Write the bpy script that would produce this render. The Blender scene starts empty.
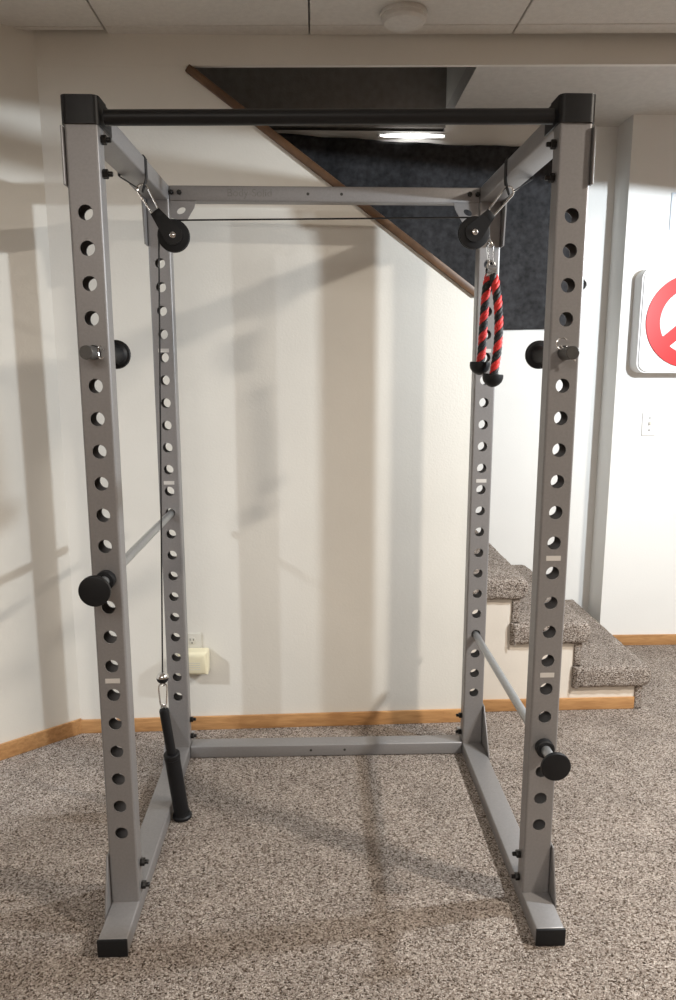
import bpy, bmesh, math, random
from mathutils import Vector, Matrix, noise

random.seed(7)
scene = bpy.context.scene
COL = scene.collection
PI = math.pi

# ------------------------------------------------------------------ materials
def new_mat(name):
    m = bpy.data.materials.new(name); m.use_nodes = True
    nt = m.node_tree
    return m, nt, nt.nodes['Principled BSDF']

def simple(name, col, rough=.5, metal=0., noise_amt=.0, scale=30., bump=0., bump_scale=200., spec=None):
    m, nt, b = new_mat(name)
    b.inputs['Roughness'].default_value = rough
    b.inputs['Metallic'].default_value = metal
    if spec is not None: b.inputs['Specular IOR Level'].default_value = spec
    tc = nt.nodes.new('ShaderNodeTexCoord')
    n = nt.nodes.new('ShaderNodeTexNoise'); n.inputs['Scale'].default_value = scale
    n.inputs['Detail'].default_value = 5
    nt.links.new(tc.outputs['Object'], n.inputs['Vector'])
    r = nt.nodes.new('ShaderNodeMapRange')
    r.inputs['From Min'].default_value = .3; r.inputs['From Max'].default_value = .7
    r.inputs['To Min'].default_value = 1 - noise_amt; r.inputs['To Max'].default_value = 1 + noise_amt
    nt.links.new(n.outputs['Fac'], r.inputs['Value'])
    mx = nt.nodes.new('ShaderNodeVectorMath'); mx.operation = 'SCALE'
    mx.inputs[0].default_value = col[:3]
    nt.links.new(r.outputs['Result'], mx.inputs['Scale'])
    nt.links.new(mx.outputs['Vector'], b.inputs['Base Color'])
    if bump:
        n2 = nt.nodes.new('ShaderNodeTexNoise'); n2.inputs['Scale'].default_value = bump_scale
        n2.inputs['Detail'].default_value = 3
        nt.links.new(tc.outputs['Object'], n2.inputs['Vector'])
        bp = nt.nodes.new('ShaderNodeBump'); bp.inputs['Strength'].default_value = bump
        bp.inputs['Distance'].default_value = .002
        nt.links.new(n2.outputs['Fac'], bp.inputs['Height'])
        nt.links.new(bp.outputs['Normal'], b.inputs['Normal'])
    return m

def ramp(nt, stops):
    r = nt.nodes.new('ShaderNodeValToRGB')
    el = r.color_ramp.elements
    while len(el) < len(stops): el.new(.5)
    for e, (p, c) in zip(el, stops):
        e.position = p; e.color = (*c, 1)
    return r

def carpet_mat(name, light=1.0):
    m, nt, b = new_mat(name)
    b.inputs['Roughness'].default_value = .95
    b.inputs['Specular IOR Level'].default_value = .15
    tc = nt.nodes.new('ShaderNodeTexCoord')
    # wobble the coordinates so that the tufts are irregular
    nw = nt.nodes.new('ShaderNodeTexNoise'); nw.inputs['Scale'].default_value = 90; nw.inputs['Detail'].default_value = 2
    nt.links.new(tc.outputs['Object'], nw.inputs['Vector'])
    mad = nt.nodes.new('ShaderNodeVectorMath'); mad.operation = 'MULTIPLY_ADD'
    mad.inputs[1].default_value = (.009, .009, .009)
    nt.links.new(nw.outputs['Color'], mad.inputs[0]); nt.links.new(tc.outputs['Object'], mad.inputs[2])
    v = nt.nodes.new('ShaderNodeTexVoronoi'); v.inputs['Scale'].default_value = 300
    nt.links.new(mad.outputs['Vector'], v.inputs['Vector'])
    sx = nt.nodes.new('ShaderNodeSeparateColor')
    nt.links.new(v.outputs['Color'], sx.inputs['Color'])
    L = light
    r = ramp(nt, [(0, (.035*L, .024*L, .017*L)), (.15, (.13*L, .093*L, .068*L)), (.34, (.30*L, .25*L, .215*L)),
                  (.72, (.45*L, .385*L, .335*L)), (1, (.70*L, .63*L, .57*L))])
    nt.links.new(sx.outputs['Red'], r.inputs['Fac'])
    nl = nt.nodes.new('ShaderNodeTexNoise'); nl.inputs['Scale'].default_value = 7; nl.inputs['Detail'].default_value = 4
    nt.links.new(tc.outputs['Object'], nl.inputs['Vector'])
    mr = nt.nodes.new('ShaderNodeMapRange'); mr.inputs['From Min'].default_value = .3; mr.inputs['From Max'].default_value = .7
    mr.inputs['To Min'].default_value = .86; mr.inputs['To Max'].default_value = 1.12
    nt.links.new(nl.outputs['Fac'], mr.inputs['Value'])
    sc = nt.nodes.new('ShaderNodeVectorMath'); sc.operation = 'SCALE'
    nt.links.new(r.outputs['Color'], sc.inputs[0]); nt.links.new(mr.outputs['Result'], sc.inputs['Scale'])
    nt.links.new(sc.outputs['Vector'], b.inputs['Base Color'])
    n2 = nt.nodes.new('ShaderNodeTexNoise'); n2.inputs['Scale'].default_value = 240; n2.inputs['Detail'].default_value = 2
    nt.links.new(tc.outputs['Object'], n2.inputs['Vector'])
    ad = nt.nodes.new('ShaderNodeMath'); ad.operation = 'SUBTRACT'
    nt.links.new(n2.outputs['Fac'], ad.inputs[0]); nt.links.new(v.outputs['Distance'], ad.inputs[1])
    bp = nt.nodes.new('ShaderNodeBump'); bp.inputs['Strength'].default_value = .8; bp.inputs['Distance'].default_value = .008
    nt.links.new(ad.outputs['Value'], bp.inputs['Height'])
    nt.links.new(bp.outputs['Normal'], b.inputs['Normal'])
    return m

def wood_mat(name, c1, c2, vec=(1, 1, 1), rough=.4):
    m, nt, b = new_mat(name)
    b.inputs['Roughness'].default_value = rough
    tc = nt.nodes.new('ShaderNodeTexCoord')
    mp = nt.nodes.new('ShaderNodeMapping'); mp.inputs['Scale'].default_value = vec
    nt.links.new(tc.outputs['Object'], mp.inputs['Vector'])
    n = nt.nodes.new('ShaderNodeTexNoise'); n.inputs['Scale'].default_value = 6; n.inputs['Detail'].default_value = 6
    n.inputs['Distortion'].default_value = .6
    nt.links.new(mp.outputs['Vector'], n.inputs['Vector'])
    r = ramp(nt, [(.3, c1), (.7, c2)])
    nt.links.new(n.outputs['Fac'], r.inputs['Fac'])
    nt.links.new(r.outputs['Color'], b.inputs['Base Color'])
    return m

M = {}
M['wall'] = simple('wall_paint', (.74, .72, .665), .6, noise_amt=.03, scale=3, bump=.25, bump_scale=120)
M['wall_white'] = simple('white_paint', (.84, .84, .82), .6, noise_amt=.02, scale=3, bump=.25, bump_scale=120)
M['unseen_dark'] = simple('unseen_wall_dark_brown', (.20, .15, .11), .7, noise_amt=.1, scale=12)  # dark brown given to the unseen walls to cut bounced light
M['wall_pink'] = simple('stringer_paint', (.74, .68, .60), .6, noise_amt=.04, scale=6, bump=.2, bump_scale=120)
M['tile'] = simple('ceiling_tile_white', (.60, .575, .535), .9, noise_amt=.05, scale=60, bump=.5, bump_scale=260)
M['far_ceiling'] = simple('ceiling_plaster', (.62, .60, .565), .9, noise_amt=.05, scale=40, bump=.6, bump_scale=160)
M['gap'] = simple('ceiling_gap_dark', (.10, .08, .06), .9)
M['void'] = simple('stairwell_dark_grey', (.27, .255, .24), .9, noise_amt=.12, scale=25, bump=.5, bump_scale=120)  # dark grey of the upper stairwell and shaft surfaces
M['oak'] = wood_mat('oak_baseboard', (.38, .19, .075), (.56, .31, .13), (2, 14, 14))
M['walnut'] = wood_mat('brown_trim', (.07, .035, .017), (.14, .072, .034), (3, 12, 3))
M['carpet'] = carpet_mat('frieze_carpet', 1.03)
M['silver'] = simple('silver_powder_coat', (.27, .262, .262), .42, .35, noise_amt=.05, scale=160, bump=.12, bump_scale=900)
M['tube_inside'] = M['silver']
M['letter'] = simple('worn_letter_grey', (.215, .207, .20), .5, .2, noise_amt=.2, scale=90)
M['black'] = simple('black_powder_coat', (.010, .010, .011), .42, spec=.3, noise_amt=.1, scale=80, bump=.1, bump_scale=600)
M['rubber'] = simple('black_rubber', (.009, .0095, .011), .5, spec=.3, noise_amt=.1, scale=60)
M['bolt'] = simple('black_oxide', (.02, .019, .018), .35, .6)
M['steel'] = simple('brushed_steel', (.42, .43, .44), .34, .75, noise_amt=.06, scale=120)
M['dark_steel'] = simple('dark_grey_steel', (.10, .098, .095), .4, .5, noise_amt=.08, scale=120)
M['chrome'] = simple('bright_zinc', (.78, .78, .78), .18, 1.0)
M['web'] = simple('black_webbing', (.012, .012, .013), .8, noise_amt=.2, scale=300, bump=.3, bump_scale=700)
M['cable'] = simple('black_coated_cable', (.01, .01, .011), .35)
M['red'] = simple('red_nylon', (.62, .025, .022), .5, noise_amt=.15, scale=300, bump=.3, bump_scale=900)
M['blk_nylon'] = simple('black_nylon', (.012, .011, .013), .55, noise_amt=.2, scale=300, bump=.3, bump_scale=900)
M['sticker'] = simple('pale_sticker', (.62, .60, .57), .4)
M['ivory'] = simple('ivory_plastic', (.78, .72, .52), .35)
M['plate'] = simple('outlet_plastic', (.62, .60, .54), .4)
M['white_plastic'] = simple('white_plastic', (.80, .80, .78), .4)
M['dark_slot'] = simple('dark_slot', (.03, .028, .025), .6)
M['sign_white'] = simple('sign_white', (.82, .82, .82), .35)
M['sign_red'] = simple('sign_red', (.66, .02, .022), .4)
M['paper'] = simple('pale_blue_paper', (.66, .73, .80), .6)
M['cloth'] = simple('dark_cloth', (.027, .027, .030), .85, noise_amt=.55, scale=38, bump=.6, bump_scale=300)
def emit(name, col, strength):
    m, nt, b = new_mat(name)
    b.inputs['Base Color'].default_value = (*col, 1)
    b.inputs['Emission Color'].default_value = (*col, 1)
    b.inputs['Emission Strength'].default_value = strength
    return m
M['lamp'] = emit('lamp_diffuser', (1, .98, .95), 7.0)

# ------------------------------------------------------------------ mesh helpers
def finish(bm, angle=32):
    bmesh.ops.recalc_face_normals(bm, faces=bm.faces[:])
    for f in bm.faces: f.smooth = True
    a = math.radians(angle)
    for e in bm.edges:
        if len(e.link_faces) == 2:
            e.smooth = e.calc_face_angle(0) < a
        else: e.smooth = False

def obj(name, bm, mat, parent=None, angle=32, loc=None, normals=True):
    if normals: finish(bm, angle)
    else:
        for f in bm.faces: f.smooth = False
    me = bpy.data.meshes.new(name); bm.to_mesh(me); bm.free()
    me.materials.append(M[mat] if isinstance(mat, str) else mat)
    o = bpy.data.objects.new(name, me); COL.objects.link(o)
    if parent: o.parent = parent
    if loc: o.location = loc
    return o

def tag(o, label=None, cat=None, group=None, kind=None):
    if label: o['label'] = label
    if cat: o['category'] = cat
    if group: o['group'] = group
    if kind: o['kind'] = kind
    return o

def empty(name, loc, label, cat, group=None):
    o = bpy.data.objects.new(name, None); COL.objects.link(o)
    o.location = loc; o.empty_display_size = .05
    return tag(o, label, cat, group)

def struct(name, bm, mat, parent=None, angle=32):
    o = obj(name, bm, mat, parent, angle)
    if not parent: o['kind'] = 'structure'
    return o

def box(bm, x0, x1, y0, y1, z0, z1, bev=0., seg=2):
    vs = [bm.verts.new(p) for p in ((x0,y0,z0),(x1,y0,z0),(x1,y1,z0),(x0,y1,z0),(x0,y0,z1),(x1,y0,z1),(x1,y1,z1),(x0,y1,z1))]
    fs = [bm.faces.new([vs[i] for i in q]) for q in ((3,2,1,0),(4,5,6,7),(0,1,5,4),(1,2,6,5),(2,3,7,6),(3,0,4,7))]
    if bev:
        es = list({e for f in fs for e in f.edges})
        bmesh.ops.bevel(bm, geom=es, offset=bev, segments=seg, profile=.5, affect='EDGES')
    return bm

def boxo(name, dims, mat, parent=None, bev=0., seg=2):
    return obj(name, box(bmesh.new(), *dims, bev, seg), mat, parent)

def prism(bm, poly, axis, a, b, bev=0., seg=2):
    """poly of 2-D points extruded along axis ('x','y','z') from a to b; a,b may be functions of the first coordinate"""
    def P(u, v, w):
        return {'y': (u, w, v), 'x': (w, u, v), 'z': (u, v, w)}[axis]
    fa = a if callable(a) else (lambda u: a)
    fb = b if callable(b) else (lambda u: b)
    A = [bm.verts.new(P(u, v, fa(u))) for u, v in poly]
    B = [bm.verts.new(P(u, v, fb(u))) for u, v in poly]
    n = len(poly)
    fs = [bm.faces.new(A), bm.faces.new(B[::-1])]
    for i in range(n):
        fs.append(bm.faces.new([A[i], B[i], B[(i+1) % n], A[(i+1) % n]]))
    if bev:
        es = list({e for f in fs for e in f.edges})
        bmesh.ops.bevel(bm, geom=es, offset=bev, segments=seg, profile=.5, affect='EDGES')
    return bm

def frame_from(d):
    d = Vector(d).normalized()
    u = d.orthogonal().normalized(); v = d.cross(u).normalized()
    return d, u, v

def lathe(bm, p0, direction, prof, seg=28, cap=True):
    """prof: list of (distance along direction, radius)"""
    d, u, v = frame_from(direction); p0 = Vector(p0)
    rings = []
    for t, r in prof:
        c = p0 + d*t
        if r < 1e-6: rings.append([bm.verts.new(c)])
        else: rings.append([bm.verts.new(c + (u*math.cos(2*PI*k/seg) + v*math.sin(2*PI*k/seg))*r) for k in range(seg)])
    for A, B in zip(rings, rings[1:]):
        for k in range(seg):
            k2 = (k+1) % seg
            if len(A) == 1 and len(B) == 1: continue
            if len(A) == 1: bm.faces.new([A[0], B[k2], B[k]])
            elif len(B) == 1: bm.faces.new([A[k], A[k2], B[0]])
            else: bm.faces.new([A[k], A[k2], B[k2], B[k]])
    if cap:
        if len(rings[0]) > 1: bm.faces.new(rings[0][::-1])
        if len(rings[-1]) > 1: bm.faces.new(rings[-1])
    return bm

def cyl(bm, p0, p1, r, seg=24, ch=0.):
    p0, p1 = Vector(p0), Vector(p1); L = (p1-p0).length
    prof = [(0, r), (L, r)] if not ch else [(0, r-ch), (ch, r), (L-ch, r), (L, r-ch)]
    return lathe(bm, p0, p1-p0, prof, seg)

def sweep(bm, pts, r, seg=10, closed=False, radii=None):
    pts = [Vector(p) for p in pts]; n = len(pts)
    def tan(i):
        if closed: return (pts[(i+1) % n]-pts[i-1]).normalized()
        return (pts[min(i+1, n-1)]-pts[max(i-1, 0)]).normalized()
    t = tan(0); u = t.orthogonal().normalized()
    rings = []
    for i in range(n):
        t = tan(i)
        u = (u - t*u.dot(t)).normalized(); v = t.cross(u)
        rr = radii[i] if radii else r
        rings.append([bm.verts.new(pts[i] + (u*math.cos(2*PI*k/seg)+v*math.sin(2*PI*k/seg))*rr) for k in range(seg)])
    m = n if closed else n-1
    for i in range(m):
        A, B = rings[i], rings[(i+1) % n]
        off = 0
        if closed and i == n-1:   # align the seam
            off = min(range(seg), key=lambda s: (A[0].co-B[s].co).length)
        for k in range(seg):
            bm.faces.new([A[k], A[(k+1) % seg], B[(k+1+off) % seg], B[(k+off) % seg]])
    if not closed:
        bm.faces.new(rings[0][::-1]); bm.faces.new(rings[-1])
    return bm

def smooth_path(pts, n=60):
    """Catmull-Rom through pts"""
    P = [Vector(p) for p in pts]; P = [P[0]*2-P[1]] + P + [P[-1]*2-P[-2]]
    out = []
    segs = len(P)-3
    per = max(2, n//segs)
    for i in range(segs):
        a, b, c, d = P[i:i+4]
        for k in range(per):
            t = k/per
            out.append(.5*((2*b)+(c-a)*t+(2*a-5*b+4*c-d)*t*t+(3*b-a-3*c+d)*t**3))
    out.append(P[-2]); return out

# ================================================================== THE ROOM
WL = lambda x: 1.045 + .03*x          # face of the wall under the stairs
CZ = lambda x: 2.560 + .018*x         # tiled ceiling
HZ = lambda x: 2.466 + .026*x         # underside of the header
FAR = 2.05                            # stairwell back wall
SIGN = 1.875                          # right-hand wall with the sign
CORNER_X = -.976

# floor
bm = bmesh.new(); box(bm, -4, 4.2, -4.6, 2.2, -.06, 0)
struct('floor', bm, 'carpet')

# tiled ceiling with an opening for the recessed lamp
LX, LY = 2.37, -1.0                   # the lamp to the right of the camera
HOLE = (LX-.62, LX+.62, LY-.62, LY+.62)
bm = bmesh.new()
ybs = lambda x: WL(x)
seam_x = [-3.95, -3.49, -2.80, -2.11, -1.42, -.735, -.050, .654, 1.36, HOLE[0], HOLE[1], 3.6, 4.2]
seam_y = [-4.6, -4.1, -3.5, -2.9, -2.3, HOLE[2], -1.2, -.6, HOLE[3], .0, .36, .967, 1.041]
g = .0025
def slope_box(bm, x0, x1, y0, y1, th):
    za, zb = CZ(x0), CZ(x1)
    y1a, y1b = y1, y1
    vs = [bm.verts.new(p) for p in ((x0,y0,za),(x1,y0,zb),(x1,y1b,zb),(x0,y1a,za),(x0,y0,za+th),(x1,y0,zb+th),(x1,y1b,zb+th),(x0,y1a,za+th))]
    fs = [bm.faces.new([vs[i] for i in q]) for q in ((3,2,1,0),(4,5,6,7),(0,1,5,4),(1,2,6,5),(2,3,7,6),(3,0,4,7))]
    es = list(fs[0].edges)
    bmesh.ops.bevel(bm, geom=es, offset=.0025, segments=1, affect='EDGES')
for x0, x1 in zip(seam_x, seam_x[1:]):
    for y0, y1 in zip(seam_y, seam_y[1:]):
        cx, cy = (x0+x1)/2, (y0+y1)/2
        if HOLE[0] < cx < HOLE[1] and HOLE[2] < cy < HOLE[3]: continue
        if y1 > 1.04 and x1 < -.7: y1 = .996
        slope_box(bm, x0+g, x1-g, y0+g, y1-g, .016)
ceil = struct('ceiling', bm, 'tile')
# dark space above the tiles (seen in the seams) with a box for the lamp
bm = bmesh.new()
zt = 2.70
for x0, x1, y0, y1 in ((-4, HOLE[0], -4.6, 1.03), (HOLE[1], 4.2, -4.6, 1.03), (HOLE[0], HOLE[1], -4.6, HOLE[2]), (HOLE[0], HOLE[1], HOLE[3], 1.03)):
    box(bm, x0, x1, y0, y1, 2.652, 2.66)
obj('ceiling_backing', bm, 'gap', ceil)
bm = bmesh.new()
hx0, hx1, hy0, hy1 = HOLE
box(bm, hx0-.01, hx1+.01, hy0-.01, hy1+.01, 2.78, 2.79)
box(bm, hx0-.012, hx0, hy0, hy1, 2.594, 2.78); box(bm, hx1, hx1+.012, hy0, hy1, 2.60, 2.78)
box(bm, hx0, hx1, hy0-.012, hy0, 2.59, 2.78); box(bm, hx0, hx1, hy1, hy1+.012, 2.59, 2.78)
obj('lamp_recess', bm, 'gap', ceil)

# wall under the stairs: sloping top, open triangle above it
TA, TB = (-.468, 2.428), (.555, 1.690)
bm = bmesh.new()
prism(bm, [(-1.02, 0), (.555, 0), TB, TA, (-.475, 2.46), (-1.02, 2.455)], 'y', WL, lambda x: WL(x)+.05)
struct('wall_back', bm, 'wall')
# header over the opening, in one plane with the wall
bm = bmesh.new()
prism(bm, [(-1.6, HZ(-1.6)), (4.2, HZ(4.2)), (4.2, 2.72), (-1.6, 2.72)], 'y', lambda x: WL(x)-.002, lambda x: WL(x)+.016)
struct('wall_header', bm, 'wall')
# brown cap along the sloping edge
bm = bmesh.new()
d = (Vector((TB[0]-TA[0], TB[1]-TA[1]))).normalized(); nrm = Vector((-d.y, d.x))
a = Vector(TA)-d*.012; b_ = Vector(TB)+d*.004
q = [a, b_, b_+nrm*.027, a+nrm*.027]
prism(bm, [tuple(p) for p in q], 'y', lambda x: WL(x)-.013, lambda x: WL(x)+.105, .003, 2)
struct('trim_1', bm, 'walnut')

# angled wall at the left
bm = bmesh.new()
A2, B2 = Vector((-3.4, -1.004)), Vector((CORNER_X, 1.0165))
dirw = (B2-A2).normalized(); nw = Vector((-dirw.y, dirw.x))
prism(bm, [tuple(A2), tuple(B2), tuple(B2+nw*.1), tuple(A2+nw*.1)], 'z', 0, 2.75)
struct('wall_left', bm, 'wall')
bm = bmesh.new()
ni = -nw
p, q = A2, B2+ni*.0
prism(bm, [tuple(A2), tuple(B2+ni*.001), tuple(B2+ni*.012-dirw*.001), tuple(A2+ni*.012)], 'z', 0, .062, .002)
struct('baseboard_left', bm, 'oak')
bm = bmesh.new()
prism(bm, [(CORNER_X+.004, WL(CORNER_X)), (.556, WL(.556)), (.556, WL(.556)-.012), (CORNER_X+.004, WL(CORNER_X)-.012)], 'z', 0, .056, .002)
struct('baseboard_back', bm, 'oak')

# stairwell back wall, sign wall with its return, remaining walls and an added light blocker
bm = bmesh.new(); box(bm, -3.2, 1.455, FAR, FAR+.1, 0, 2.555)
struct('wall_stairwell', bm, 'wall_white')
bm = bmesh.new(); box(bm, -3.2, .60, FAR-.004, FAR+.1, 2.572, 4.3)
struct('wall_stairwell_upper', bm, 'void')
bm = bmesh.new(); box(bm, .596, 1.455, FAR, FAR+.1, 2.555, 2.72)
struct('wall_stairwell_top', bm, 'wall_white')
bm = bmesh.new(); box(bm, 1.445, 4.2, SIGN, SIGN+.3, 0, 2.75)
struct('wall_right', bm, 'wall_white')
bm = bmesh.new(); box(bm, 1.448, 4.2, SIGN-.012, SIGN, 0, .056, .002)
struct('baseboard_right', bm, 'oak')
bm = bmesh.new(); prism(bm, [(.60, WL(.6)+.017), (4.2, WL(4.2)+.017), (4.2, FAR), (.60, FAR)], 'z', 2.585, 2.66)
struct('ceiling_far', bm, 'far_ceiling')
bm = bmesh.new(); box(bm, .60, .66, 1.085, FAR, 2.66, 4.3)
struct('wall_shaft_right', bm, 'wall')
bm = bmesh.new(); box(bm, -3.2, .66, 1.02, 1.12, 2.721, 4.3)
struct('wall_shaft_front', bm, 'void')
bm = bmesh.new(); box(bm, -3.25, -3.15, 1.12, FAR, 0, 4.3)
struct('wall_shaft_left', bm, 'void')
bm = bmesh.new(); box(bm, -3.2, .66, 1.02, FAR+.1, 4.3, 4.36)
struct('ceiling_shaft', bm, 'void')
bm = bmesh.new(); box(bm, -4.1, 4.3, -4.7, -4.6, 0, 2.75)
struct('wall_rear', bm, 'unseen_dark')
bm = bmesh.new(); box(bm, -2.05, -1.97, -4.6, -.335, 0, 2.52)  # unseen wall added so its edge blocks the left lamp
struct('wall_light_blocker', bm, 'unseen_dark')
bm = bmesh.new(); box(bm, 4.2, 4.3, -4.6, 2.2, 0, 2.75)
struct('wall_far_right', bm, 'unseen_dark')
bm = bmesh.new(); box(bm, -4.1, -4.0, -4.6, 0, 0, 2.75)
struct('wall_far_left', bm, 'unseen_dark')

# ================================================================== STAIRCASE
RISE, RUN, N0 = .196, .272, 1.378
st = empty('staircase', (.8, 1.6, 0), 'grey carpeted staircase rising left behind the power rack', 'stairs')
SO = Vector(st.location)
def near(x): return 1.128 + .015*(x-.8)
def carpet_step(k):
    bm = bmesh.new()
    xn = N0 - RUN*(k-1); zt = RISE*k; th = .092; r = th/2
    pr = []
    # tread section (x, z), closed, ~1 cm points
    xl = xn - RUN - .066
    n = 24
    for i in range(n): pr.append((xl + (xn-r-xl)*i/n, zt))
    for i in range(13):
        a_ = PI/2 - PI*i/12
        ca, sa = math.cos(a_), math.sin(a_)
        e = .75
        pr.append((xn-r + r*abs(ca)**e, zt-r + r*math.copysign(abs(sa)**e, sa)))
    for i in range(n): pr.append((xn-r - (xn-r-xl)*(i+1)/n, zt-th))
    def loft(pr, y0, y1, rad, seed, amp=.0035):
        P = [Vector((x, z)) for x, z in pr]; m = len(P)
        nor = []
        for i in range(m):
            t = P[(i+1) % m]-P[i-1]; t.normalize(); nor.append(Vector((-t.y, t.x)))
        rows = []
        for i in range(5):
            a_ = PI/2*i/4
            rows.append((y0 + rad*(1-math.sin(a_)), rad*(1-math.cos(a_)) if False else rad*(1-math.sin(a_)) ))
        rows = [(y0 + rad*(1-math.cos(PI/2*i/4)), rad*(1-math.sin(PI/2*i/4))) for i in range(5)]
        ny = int((y1-y0-rad)/.014)
        rows += [(y0+rad+(y1-y0-rad)*(i+1)/ny, 0) for i in range(ny)]
        rings = []
        for y, ins in rows:
            ring = []
            for i in range(m):
                c = P[i] + nor[i]*(-ins if inward > 0 else ins)
                q_ = Vector((c.x, min(y + .015*(c.x-.8), FAR-.008), c.y))
                f = noise.noise(q_*95+Vector((seed*7, 0, 0)))*amp + noise.noise(q_*28)*amp*.8
                q_ += Vector((nor[i].x, 0, nor[i].y))*(f*(1 if inward > 0 else -1))
                q_.y = min(q_.y + noise.noise(q_*90+Vector((9, 3, seed)))*amp, FAR-.006)
                ring.append(bm.verts.new(q_ - SO))
            rings.append(ring)
        for A, B in zip(rings, rings[1:]):
            for i in range(m):
                bm.faces.new([A[i], A[(i+1) % m], B[(i+1) % m], B[i]])
        for ring in (rings[0], rings[-1]):
            for i in range(m//2-1):
                q4 = [ring[i], ring[i+1], ring[m-2-i], ring[m-1-i]]
                if len(set(q4)) == 4: bm.faces.new(q4)
    # orientation sign: clockwise profile -> left normal points outwards
    inward = 1
    loft(pr, 1.120, FAR-.002, .020, k)
    # carpeted riser below the nose
    zb = RISE*(k-1)
    x0, x1 = xn-.062, xn-.030
    rp = []
    nz = 10
    for i in range(nz): rp.append((x0, zb+.002 + (zt-th+.01-zb-.002)*i/nz))
    for i in range(4): rp.append((x0+(x1-x0)*i/4, zt-th+.01))
    for i in range(nz): rp.append((x1, zt-th+.01 - (zt-th+.01-zb-.002)*i/nz))
    for i in range(4): rp.append((x1-(x1-x0)*i/4, zb+.002))
    loft(rp, 1.138, FAR-.002, .006, k+20, .0025)
    return bm
for k in range(1, 8):
    obj('carpet_step', carpet_step(k), 'carpet', st, 50)
# plastered side under the steps
bm = bmesh.new()
poly = [(-.75, 0), (N0-.062, 0)]
for k in range(1, 8):
    xn = N0-RUN*(k-1)
    poly.append((xn-.062, RISE*k-.080)); poly.append((xn-RUN-.062, RISE*k-.080))
poly.append((-.75, RISE*7-.08)) if poly[-1][0] > -.75 else None
poly = [(max(x, -.75), z) for x, z in poly]
prism(bm, [(x-SO.x, z) for x, z in poly], 'y', lambda u: 1.148-SO.y+.015*u, lambda u: 1.19-SO.y+.015*u)
obj('side_panel', bm, 'wall_pink', st)
bm = bmesh.new()
prism(bm, [(.56-SO.x, .001), (N0-.063-SO.x, .001), (N0-.063-SO.x, .053), (.56-SO.x, .053)], 'y', lambda u: 1.138-SO.y+.015*u, lambda u: 1.148-SO.y+.015*u, .0015)
tag(obj('base_trim', bm, 'oak', st), 'oak baseboard strip along the stair side')

# ================================================================== POWER RACK
RX = .545                     # upright centre lines
UW, UD = .0730, .0500         # upright width and depth
BACKY = .7986
ZB, ZT = .047, 1.998          # bottom and top of the uprights
HOLE0, PITCH, HR = 1.7710, .0762, .0166
holes = [HOLE0 - PITCH*i for i in range(21)]
rack = empty('power_rack', (0, .4, 0), 'silver four-post power rack with black chin-up bar on grey carpet', 'power rack')
RO = Vector(rack.location)

def plate_holes(bm, xa, xb, za, zb, hs, r, y, flip, seg=24):
    """vertical sheet at depth y with round holes; returns hole rings"""
    cuts = [za] + [(hs[i]+hs[i+1])/2 for i in range(len(hs)-1)] + [zb]
    cuts = [za] + sorted((hs[i]+hs[i+1])/2 for i in range(len(hs)-1)) + [zb]
    hh = sorted(hs); rings = []
    # long blank ends get their own plain quads
    lo, hi = hh[0]-PITCH/2, hh[-1]+PITCH/2
    cuts[0] = lo; cuts[-1] = hi
    def quad(z0, z1):
        v = [bm.verts.new(p) for p in ((xa, y, z0), (xb, y, z0), (xb, y, z1), (xa, y, z1))]
        bm.faces.new(v if not flip else v[::-1])
    quad(za, lo); quad(hi, zb)
    for i, h in enumerate(hh):
        z0, z1 = cuts[i], cuts[i+1]
        angs = [2*PI*k/seg for k in range(seg)]
        for cx, cz in ((xa, z0-h), (xb, z0-h), (xb, z1-h), (xa, z1-h)):
            angs.append(math.atan2(cz, cx) % (2*PI))
        angs = sorted(set(round(a_, 6) for a_ in angs))
        inner, outer = [], []
        for a_ in angs:
            c, s = math.cos(a_), math.sin(a_)
            inner.append(bm.verts.new((r*c, y, h+r*s)))
            t = min((xb/c if c > 1e-9 else (xa/c if c < -1e-9 else 1e9)),
                    ((z1-h)/s if s > 1e-9 else ((z0-h)/s if s < -1e-9 else 1e9)))
            outer.append(bm.verts.new((t*c, y, h+t*s)))
        n = len(angs)
        for k in range(n):
            k2 = (k+1) % n
            f = [inner[k], outer[k], outer[k2], inner[k2]]
            bm.faces.new(f[::-1] if not flip else f)
        rings.append(inner)
    return rings

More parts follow.
